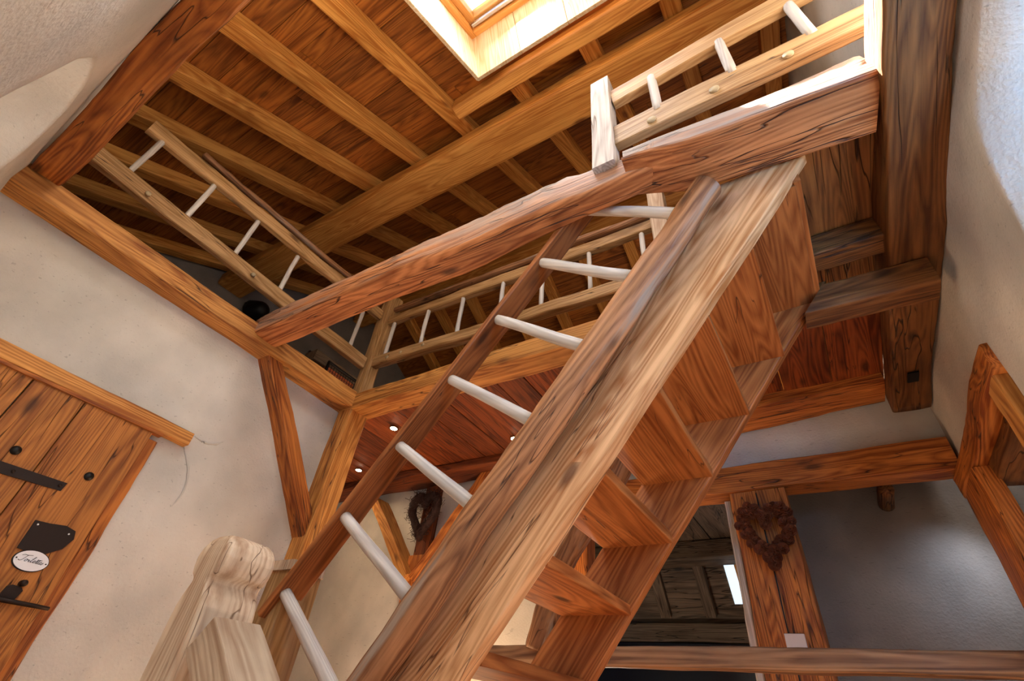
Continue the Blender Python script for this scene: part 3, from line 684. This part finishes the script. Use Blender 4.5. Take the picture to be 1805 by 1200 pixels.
# carved newel
def carved_newel():
    bm = bmesh.new(); hw = 0.074; hd = 0.084; c = 0.012
    zs = [(FZ, 1, 1), (-0.3, 1, 1), (0.0, 1, 1), (0.12, 1, 1), (0.175, 0.97, 1), (0.205, 0.86, 1), (0.226, 0.70, 1), (0.240, 0.60, 1), (0.250, 0.64, 1), (0.262, 0.86, 1), (0.280, 0.98, 1), (0.305, 1.04, 1), (0.330, 0.98, 0.97), (0.352, 0.80, 0.90), (0.366, 0.55, 0.78)]
    rings = []
    for z, sx_, sy_ in zs:
        ring = []
        for sx, sy in ((1, 1), (-1, 1), (-1, -1), (1, -1)):
            a = (sx * (hw * sx_ - c), sy * hd * sy_); b = (sx * hw * sx_, sy * (hd * sy_ - c))
            prs = (b, a) if sx * sy > 0 else (a, b)
            for q in prs: ring.append(bm.verts.new((q[0], q[1], z)))
        rings.append(ring)
    n = 8
    for a, b in zip(rings, rings[1:]):
        for i in range(n): bm.faces.new((a[i], a[(i + 1) % n], b[(i + 1) % n], b[i]))
    bm.faces.new(rings[-1]); bm.faces.new(rings[0])
    # grain along local x: rotate into place
    R = Matrix(((0, 0, 1), (0, 1, 0), (-1, 0, 0)))  # world from local handled below
    mw = Matrix.Translation((-1.52, 0.855, 0)) @ Matrix(((0, 0, -1, 0), (0, 1, 0, 0), (1, 0, 0, 0), (0, 0, 0, 1)))
    inv = (Matrix(((0, 0, -1, 0), (0, 1, 0, 0), (1, 0, 0, 0), (0, 0, 0, 1)))).inverted()
    for v in bm.verts: v.co = inv @ v.co
    return fin('newel_post', bm, 'pale', None, mw, bev=0.0025)
o = carved_newel(); tag(o, 'pale newel post with a carved rounded head, lower left', 'post')
# sloped handrail timber coming towards the camera from the newel
d = Vector((-0.893, 0.276, 0.354)).normalized(); P = Vector((-1.40, 0.83, 0.158))
hr = B('handrail', P - Vector((0, 0, 0.035)), P - d * 0.0 + Vector((0.62, -0.05, -0.46)) , 0.13, 0.11, 'pale', None, rough=0.003, bev=0.004, endcut=0.03)
tag(hr, 'pale thick handrail running down from the carved newel, bottom left', 'handrail')

# ================================================================== LOFT RAILINGS
def railing_rungs(par, pts, z0=2.44, z1=2.86):
    for p in pts: T('baluster', (p[0], p[1], z0), (p[0] + random.uniform(-.01, .01), p[1], z1), 0.017, 'rung', par, r1=0.018, rough=0.003, n=12)
ra = thing('loft_railing', (-3.1, 1.0, 2.06), 'loft railing along the door wall, seen top left', 'railing')
lr1 = B('lower_rail', (-3.115, -0.16, 2.42), (-3.115, 2.12, 2.40), 0.06, 0.115, 'rail', ra, rough=0.004, bev=0.012)
B('upper_rail', (-3.115, -0.06, 2.885), (-3.115, 2.12, 2.975), 0.06, 0.11, 'rail', ra, rough=0.006, bev=0.014)
T('grab_pole', (-3.16, 0.26, 3.06), (-3.16, 2.12, 3.14), 0.026, 'log', ra, rough=0.006)
railing_rungs(ra, [(-3.11, y) for y in (0.04, 0.42, 0.787, 1.18, 1.56, 1.93)])
for y in (0.18, 0.95, 1.33): T('peg', (-3.078, y, 2.40), (-3.066, y, 2.40), 0.016, 'peg', lr1, rough=0.0, dome=False)
T('lamp_hook', (-3.07, 1.35, 2.39), (-3.055, 1.35, 2.39), 0.02, 'iron', ra, rough=0, dome=False)
cp = BX('railing_post', (-3.16, -3.04), (2.13, 2.27), (2.05, 3.25), 'z', 'rail', rough=0.007, bev=0.022); tag(cp, 'knotty pale corner post where the two loft railings meet', 'post')
rb = thing('loft_railing', (-1.8, 2.2, 2.06), 'loft railing above the spotlit ceiling, ending at a short post behind the stair banister', 'railing')
lr2 = B('lower_rail', (-3.05, 2.19, 2.425), (-0.40, 2.19, 2.33), 0.07, 0.11, 'rail', rb, rough=0.006, bev=0.014)
B('upper_rail', (-3.05, 2.20, 2.93), (-0.47, 2.20, 2.865), 0.06, 0.10, 'rail', rb, rough=0.005, bev=0.014)
T('grab_pole', (-3.05, 2.22, 3.10), (-0.47, 2.22, 3.03), 0.03, 'log', rb, rough=0.008)
railing_rungs(rb, [(x, 2.195) for x in (-2.955, -2.54, -2.14, -1.73, -1.35, -0.96, -0.56)], 2.42, 2.88)
for x in (-2.86, -2.70, -2.45): T('peg', (x, 2.158, 2.41), (x, 2.146, 2.41), 0.017, 'peg', lr2, rough=0.0, dome=False)
BX('newel', (-0.475, -0.365), (2.14, 2.25), (2.05, 3.20), 'z', 'pale', rb, rough=0.002, bev=0.006)
rc = thing('landing_railing', (0.1, 1.2, 2.1), 'sunlit landing railing above the rough tie beam, top right', 'railing')
s = BX('newel', (-0.492, -0.382), (1.165, 1.265), (2.10, 3.02), 'z', 'whitewash', rc, rough=0.001, bev=0.004); s['label'] = 'white newel post'
lr3 = B('lower_rail', (-0.38, 1.22, 2.375), (0.80, 1.22, 2.36), 0.05, 0.17, 'railpale', rc, rough=0.003, bev=0.006)
B('upper_rail', (-0.38, 1.22, 2.80), (0.75, 1.22, 2.895), 0.05, 0.15, 'railpale', rc, rough=0.002, bev=0.006)
for x in (-0.155, 0.195, 0.515): T('baluster', (x, 1.21, 2.42), (x + 0.0, 1.21, 2.80), 0.024, 'rung', rc, rough=0.001)
for x, z in ((-0.19, 2.335), (0.10, 2.335), (0.40, 2.325)): T('peg', (x, 1.196, z), (x, 1.186, z), 0.022, 'peg', lr3, rough=0.0, dome=False, n=20)

# ================================================================== DOOR
door = thing('door', (-3.18, 0.5, FZ), 'old knotty plank door with iron fittings and an oval sign', 'door')
bm_x = (-3.19, -3.145)
for a, b in ((-0.18, 0.10), (0.104, 0.376), (0.380, 0.614), (0.618, 0.97)):
    BX('board', bm_x, (a, b), (FZ, 1.125), 'z', 'door', door, rough=0.0015, bev=0.003)
fr_ = BX('door_frame', (-3.205, -3.175), (0.975, 1.035), (FZ, 1.10), 'z', 'old', rough=0.006, bev=0.006); tag(fr_, 'weathered door frame board on the plaster beside the door', 'door frame')
li = BX('door_lintel', (-3.20, -3.13), (-0.3, 1.17), (1.145, 1.222), 'y', 'oldlight', rough=0.004, bev=0.005); tag(li, 'cracked lintel beam over the plank door', 'lintel')
B('lintel_strip', (-3.155, -0.3, 1.135), (-3.155, 1.02, 1.135), 0.05, 0.02, 'old', li, rough=0.002, bev=0.003)
def yz_poly(name, pts, x0, x1, mat, parent, bev=0.0):
    bm = bmesh.new(); c = (sum(p[0] for p in pts) / len(pts), sum(p[1] for p in pts) / len(pts))
    A = [bm.verts.new((x0, p[0] - c[0], p[1] - c[1])) for p in pts]; Bv = [bm.verts.new((x1, p[0] - c[0], p[1] - c[1])) for p in pts]
    bm.faces.new(A); bm.faces.new(list(reversed(Bv)))
    for i in range(len(pts)): bm.faces.new((A[i], A[(i + 1) % len(pts)], Bv[(i + 1) % len(pts)], Bv[i]))
    return fin(name, bm, mat, parent, Matrix.Translation((0, c[0], c[1])), bev=bev)
XD = -3.145
hs_ = yz_poly('hinge_strap', [(-0.15, 0.68), (0.50, 0.688), (0.757, 0.699), (0.762, 0.74), (0.50, 0.736), (-0.15, 0.735)], XD - 0.002, XD + 0.007, 'iron', door)
for y, z in ((0.74, 0.72), (0.55, 0.712)): T('rivet', (XD, y, z), (XD + 0.012, y, z), 0.008, 'iron', hs_, rough=0, n=10)
for y, z in ((0.507, 0.799), (0.824, 0.803)): T('stud', (XD - 0.002, y, z), (XD + 0.006, y, z), 0.021, 'black', door, rough=0, n=14)
lp_ = yz_poly('lock_plate', [(0.745, 0.43), (0.742, 0.553), (0.80, 0.556), (0.865, 0.566), (0.912, 0.555), (0.925, 0.52), (0.905, 0.47), (0.86, 0.435), (0.80, 0.425)], XD - 0.002, XD + 0.006, 'iron', door)
for y, z in ((0.760, 0.538), (0.893, 0.535)): T('screw', (XD, y, z), (XD + 0.008, y, z), 0.004, 'enamel', lp_, rough=0, n=8)
el = [(0.823 + 0.066 * math.cos(2 * math.pi * i / 40), 0.394 + 0.041 * math.sin(2 * math.pi * i / 40)) for i in range(40)]
sg = yz_poly('sign', el, XD - 0.001, XD + 0.009, 'enamel', None); tag(sg, 'white oval enamel sign reading Toilettes on the plank door', 'sign')
el2 = [(0.823 + 0.070 * math.cos(2 * math.pi * i / 40), 0.394 + 0.045 * math.sin(2 * math.pi * i / 40)) for i in range(40)]
yz_poly('rim', el2, XD - 0.001, XD + 0.004, 'black', sg)
for y in (0.765, 0.881): T('screw', (XD + 0.008, y, 0.394), (XD + 0.011, y, 0.394), 0.003, 'black', sg, rough=0, n=8)
# script lettering drawn as pen strokes (T o i l e t t e s)
def pen(name, strokes, o0, sx, sz, mat, parent, r=0.0009):
    cu = bpy.data.curves.new(name, 'CURVE'); cu.dimensions = '3D'; cu.bevel_depth = r; cu.bevel_resolution = 1
    for st in strokes:
        sp = cu.splines.new('NURBS'); sp.points.add(len(st) - 1); sp.use_endpoint_u = True; sp.order_u = 3
        for pnt, (a, b) in zip(sp.points, st): pnt.co = (0, (a + b * 0.35) * sx, b * sz, 1)
    o = bpy.data.objects.new(name, cu); COL.objects.link(o); cu.materials.append(W[mat]); o.location = o0
    dg = bpy.context.evaluated_depsgraph_get(); me = bpy.data.meshes.new_from_object(o.evaluated_get(dg)); me.name = name
    bpy.data.objects.remove(o); return link_obj(name, me, mat, parent, Matrix.Translation(o0))
def e_(x): return [(x, .25), (x + .35, .45), (x + .4, .8), (x + .15, .85), (x + .02, .4), (x + .25, .02), (x + .6, .25)]
def t_s(x): return [(x, .25), (x + .3, 1.7), (x + .22, .3), (x + .35, .02), (x + .6, .25)]
ST_ = [[(-.5, 1.5), (-.1, 1.9), (.5, 1.75), (1.2, 1.95), (1.6, 2.0)], [(.7, 1.85), (.6, 1.0), (.45, .2), (0.0, -.1), (-.3, .25)],
       [(1.3, .8), (1.05, .75), (.98, .3), (1.2, 0), (1.45, .3), (1.45, .75), (1.25, .82), (1.5, .6), (1.75, .7)],
       [(1.75, .3), (1.95, .85), (1.9, .3), (2.0, .02), (2.25, .25)], [(2.03, 1.2), (2.06, 1.25)],
       [(2.25, .25), (2.6, 1.5), (2.55, 1.9), (2.38, 1.6), (2.35, .3), (2.5, .02), (2.75, .25)],
       e_(2.75), t_s(3.3), t_s(3.7), [(3.3, 1.2), (4.3, 1.25)], e_(4.2), [(4.75, .25), (5.0, .85), (5.05, .4), (4.95, .05), (4.7, .1)]]
pen('lettering', ST_, (XD + 0.0095, 0.778, 0.386), 0.0175, 0.0145, 'black', sg)
# shallow plaster ridges beside the lintel
for pts, r in (([(1.175, 1.15), (1.25, 1.06), (1.29, 0.98), (1.30, 0.90), (1.285, 0.82)], 0.007), ([(1.20, 1.235), (1.27, 1.225), (1.34, 1.245), (1.38, 1.285)], 0.009)):
    rr = path_log('trim_1', [(-3.2, a, b) for a, b in pts], [r * 0.3] + [r] * (len(pts) - 2) + [r * 0.3], 'plaster', None, n=8, rough=0.002); rr['kind'] = 'structure'
# latch
lt = thing('door_latch', (XD, 0.85, 0.27), 'black iron latch and bolt below the oval sign on the door', 'latch')
T('knob', (XD, 0.845, 0.305), (XD + 0.03, 0.845, 0.305), 0.014, 'iron', lt, rough=0)
T('bolt', (XD + 0.022, 0.79, 0.232), (XD + 0.022, 0.99, 0.232), 0.011, 'iron', lt, rough=0.001, r1=0.008)
yz_poly('thumb_plate', [(0.79, 0.23), (0.80, 0.285), (0.815, 0.293), (0.85, 0.29), (0.862, 0.278), (0.85, 0.225)], XD, XD + 0.012, 'iron', lt)

# ================================================================== WREATHS
def heart_pts(n, wdt, hgt):
    out = []
    for i in range(n):
        a = 2 * math.pi * i / n
        x = 16 * math.sin(a) ** 3; z = 13 * math.cos(a) - 5 * math.cos(2 * a) - 2 * math.cos(3 * a) - math.cos(4 * a)
        out.append((x / 16 * wdt / 2, (z + 2.5) / 14.5 * hgt / 2))
    return out
def heart_loop(name, r, wdt, hgt, loc, mat, parent, n=48, m=8, jit=0.15):
    P = heart_pts(n, wdt, hgt); bm = bmesh.new(); rings = []
    for i, (x, z) in enumerate(P):
        a = P[(i + 1) % n]; b = P[i - 1]; d = Vector((a[0] - b[0], 0, a[1] - b[1])).normalized(); u = d.cross(Vector((0, 1, 0)))
        rr = [bm.verts.new(Vector((x, 0, z)) + u * math.cos(2 * math.pi * k / m) * r * (1 + random.uniform(-jit, jit)) + Vector((0, 1, 0)) * math.sin(2 * math.pi * k / m) * r * (1 + random.uniform(-jit, jit))) for k in range(m)]
        rings.append(rr)
    for i in range(n):
        for k in range(m): bm.faces.new((rings[i][k], rings[i][(k + 1) % m], rings[(i + 1) % n][(k + 1) % m], rings[(i + 1) % n][k]))
    return fin(name, bm, mat, parent, Matrix.Translation(loc), smooth=True)
# pine cone: overlapping scales on a spindle
def cone_mesh():
    bm = bmesh.new(); R = 0.026
    for j in range(8):
        t = j / 7; rr = R * math.sin(math.pi * (0.12 + 0.80 * t)) ; z = -0.028 + 0.056 * t; cnt = max(4, int(8 * rr / R))
        for k in range(cnt):
            a = 2 * math.pi * (k + 0.5 * (j % 2)) / cnt; d = Vector((math.cos(a), math.sin(a), 0)); s = Vector((-math.sin(a), math.cos(a), 0)); wv = 0.0095
            base = d * rr * 0.35 + Vector((0, 0, z - 0.006)); tip = d * rr * 1.15 + Vector((0, 0, z + 0.010))
            v = [bm.verts.new(base - s * wv * 0.4), bm.verts.new(base + s * wv * 0.4), bm.verts.new(tip + s * wv), bm.verts.new(tip + d * 0.003 + Vector((0, 0, 0.002))), bm.verts.new(tip - s * wv)]
            v2 = [bm.verts.new(q.co + Vector((0, 0, 0.0035))) for q in v]
            bm.faces.new(v); bm.faces.new(list(reversed(v2)))
            for i in range(5): bm.faces.new((v[i], v[(i + 1) % 5], v2[(i + 1) % 5], v2[i]))
    bmesh.ops.create_icosphere(bm, subdivisions=1, radius=R * 0.55)
    bmesh.ops.recalc_face_normals(bm, faces=bm.faces)
    me = bpy.data.meshes.new('pine_cone'); bm.to_mesh(me); bm.free(); me.materials.append(W['cone']); return me
CM = cone_mesh()
hw_ = thing('cone_wreath', (-0.345, 3.69, 1.17), 'heart shaped wreath of pine cones on the orange post', 'wreath')
heart_loop('ring', 0.022, 0.27, 0.34, (-0.345, 3.69, 1.17), 'twig', hw_)
rnd = random.Random(5)
HP = heart_pts(27, 0.285, 0.34)
for i, (x, z) in enumerate(HP):
    for q in range(2):
        o = bpy.data.objects.new('pine_cone', CM); COL.objects.link(o)
        sgn = (-1, 1)[q]; rad = Vector((x, 0, z - 0.02)).normalized()
        pos = Vector((-0.345 + x, 3.665, 1.17 + z)) + rad * 0.020 * sgn + Vector((rnd.uniform(-.008, .008), rnd.uniform(-.02, .01), rnd.uniform(-.008, .008)))
        s = rnd.uniform(0.9, 1.25)
        o.matrix_world = Matrix.Translation(pos) @ Matrix.Rotation(rnd.uniform(1.2, 2.2), 4, 'X') @ Matrix.Rotation(rnd.uniform(0, 6.28), 4, 'Z') @ Matrix.Diagonal((s, s, s, 1))
        o.parent = hw_; o.matrix_parent_inverse = hw_.matrix_basis.inverted()
tw = thing('twig_wreath', (-3.50, 3.68, 1.62), 'smaller dark heart wreath of dried twigs on the back wall', 'wreath')
heart_loop('ring', 0.042, 0.34, 0.42, (-3.50, 3.68, 1.62), 'twig', tw, jit=0.3)
bm = bmesh.new()
for (x, z) in heart_pts(70, 0.34, 0.42):
    for q in range(14):
        a = Vector((x, 0, z)) + Vector([rnd.uniform(-.045, .045) for _ in range(3)]); d = Vector([rnd.uniform(-1, 1) for _ in range(3)]).normalized() * rnd.uniform(.03, .07)
        u = d.cross(Vector((0.3, 1, 0.2))).normalized() * 0.0018; v_ = d.cross(u).normalized() * 0.0018
        A = [bm.verts.new(a + k) for k in (u, v_, -u - v_)]; C_ = [bm.verts.new(a + d + k) for k in (u, v_, -u - v_)]
        for i in range(3): bm.faces.new((A[i], A[(i + 1) % 3], C_[(i + 1) % 3], C_[i]))
s = fin('twigs', bm, 'twig', tw, Matrix.Translation((-3.50, 3.66, 1.62))); s['kind'] = 'stuff'

# ================================================================== SMALL THINGS
for i, (x, y) in enumerate(((-3.155, 2.695), (-2.20, 3.28), (-4.209, 3.273))):
    sp = thing('spotlight', (x, y, 2.06), 'lit recessed ceiling spotlight, ' + ['nearest the loft edge beam', 'right one beside the banister log', 'lowest left one near the back joist'][i], 'spotlight', 'recessed spotlights in the dark board ceiling')
    T('ring', (x, y, 2.066), (x, y, 2.052), 0.042, 'chrome', sp, rough=0, dome=False, n=24)
    T('lens', (x, y, 2.056), (x, y, 2.049), 0.031, 'bulb', sp, rough=0, n=20)
    light('spotlight_beam', 'SPOT', (x, y, 2.03), 16.0, (1.0, 0.70, 0.40), 0.03, target=(x, y, 0), spot=165)
pl = thing('socket_plate', (-0.40, 3.715, 0.62), 'pale square wall plate on the orange wreath post above the railing', 'plate')
bm = bmesh.new(); box_into(bm, (-0.055, 0.055), (-0.012, 0.0), (-0.085, 0.07)); fin('cover', bm, 'plate', pl, Matrix.Translation((-0.335, 3.715, 0.535)), bev=0.003)
T('screw', (-0.335, 3.70, 0.52), (-0.335, 3.694, 0.52), 0.008, 'black', pl, rough=0, n=10)
# wire basket and box up in the loft
bk = thing('wire_basket', (-4.0, 2.50, 2.62), 'black wire basket lined with orange fabric beside the railing corner post', 'basket')
bm = bmesh.new()
def wire(a, b, r=0.004):
    a = Vector(a); b = Vector(b); d = (b - a); u = d.cross(Vector((1, .2, .3))).normalized() * r; v = d.cross(u).normalized() * r
    A = [bm.verts.new(a + k) for k in (u, v, -u, -v)]; C_ = [bm.verts.new(b + k) for k in (u, v, -u, -v)]
    for i in range(4): bm.faces.new((A[i], A[(i + 1) % 4], C_[(i + 1) % 4], C_[i]))
for i in range(12): y = 2.33 + 0.37 * i / 11; wire((-3.99, y, 2.45), (-3.99, y, 2.80))
for j in range(11): z = 2.45 + 0.35 * j / 10; wire((-3.985, 2.31, z), (-3.985, 2.72, z))
fin('mesh', bm, 'black', bk)
for (a, b) in (((-3.98, 2.30, 2.81), (-3.98, 2.73, 2.81)), ((-3.98, 2.72, 2.44), (-3.98, 2.72, 2.81)), ((-3.98, 2.31, 2.44), (-3.98, 2.31, 2.81))): T('rim', a, b, 0.016, 'black', bk, rough=0)
bm = bmesh.new(); box_into(bm, (-4.25, -4.01), (2.33, 2.70), (2.44, 2.78)); fin('lining', bm, 'orange', bk)
o = BX('shelf_board', (-4.3, -4.1), (2.20, 2.95), (2.82, 2.95), 'y', 'greywood', rough=0.003); tag(o, 'worm eaten board above the wire basket in the loft', 'board')
bs = BX('low_cupboard', (-4.4, -3.9), (2.30, 2.75), (2.10, 2.42), 'y', 'greywood', rough=0.002); tag(bs, 'low wooden box under the wire basket', 'box')
ls = T('lampshade', (-4.6, 2.55, 2.98), (-4.6, 2.55, 3.22), 0.16, 'pink', r1=0.09, rough=0); tag(ls, 'pale pink lampshade behind the lower loft rail', 'lampshade')
wl = thing('wall_lamp', (-5.5, 1.95, 3.5), 'black round wall lamp on the grey gable', 'lamp')
T('shade', (-5.56, 1.98, 3.88), (-5.40, 1.98, 3.88), 0.17, 'black', wl, r1=0.10, rough=0); T('arm', (-5.5, 1.98, 3.70), (-5.5, 1.98, 3.62), 0.04, 'black', wl, rough=0)
so = yz_poly('wall_socket', [(-0.03, -0.05), (0.03, -0.05), (0.03, 0.05), (-0.03, 0.05)], -5.60, -5.57, 'black', None); so.location = (0.0, 2.92, 3.86); tag(so, 'small black switch on the grey gable wall', 'switch')
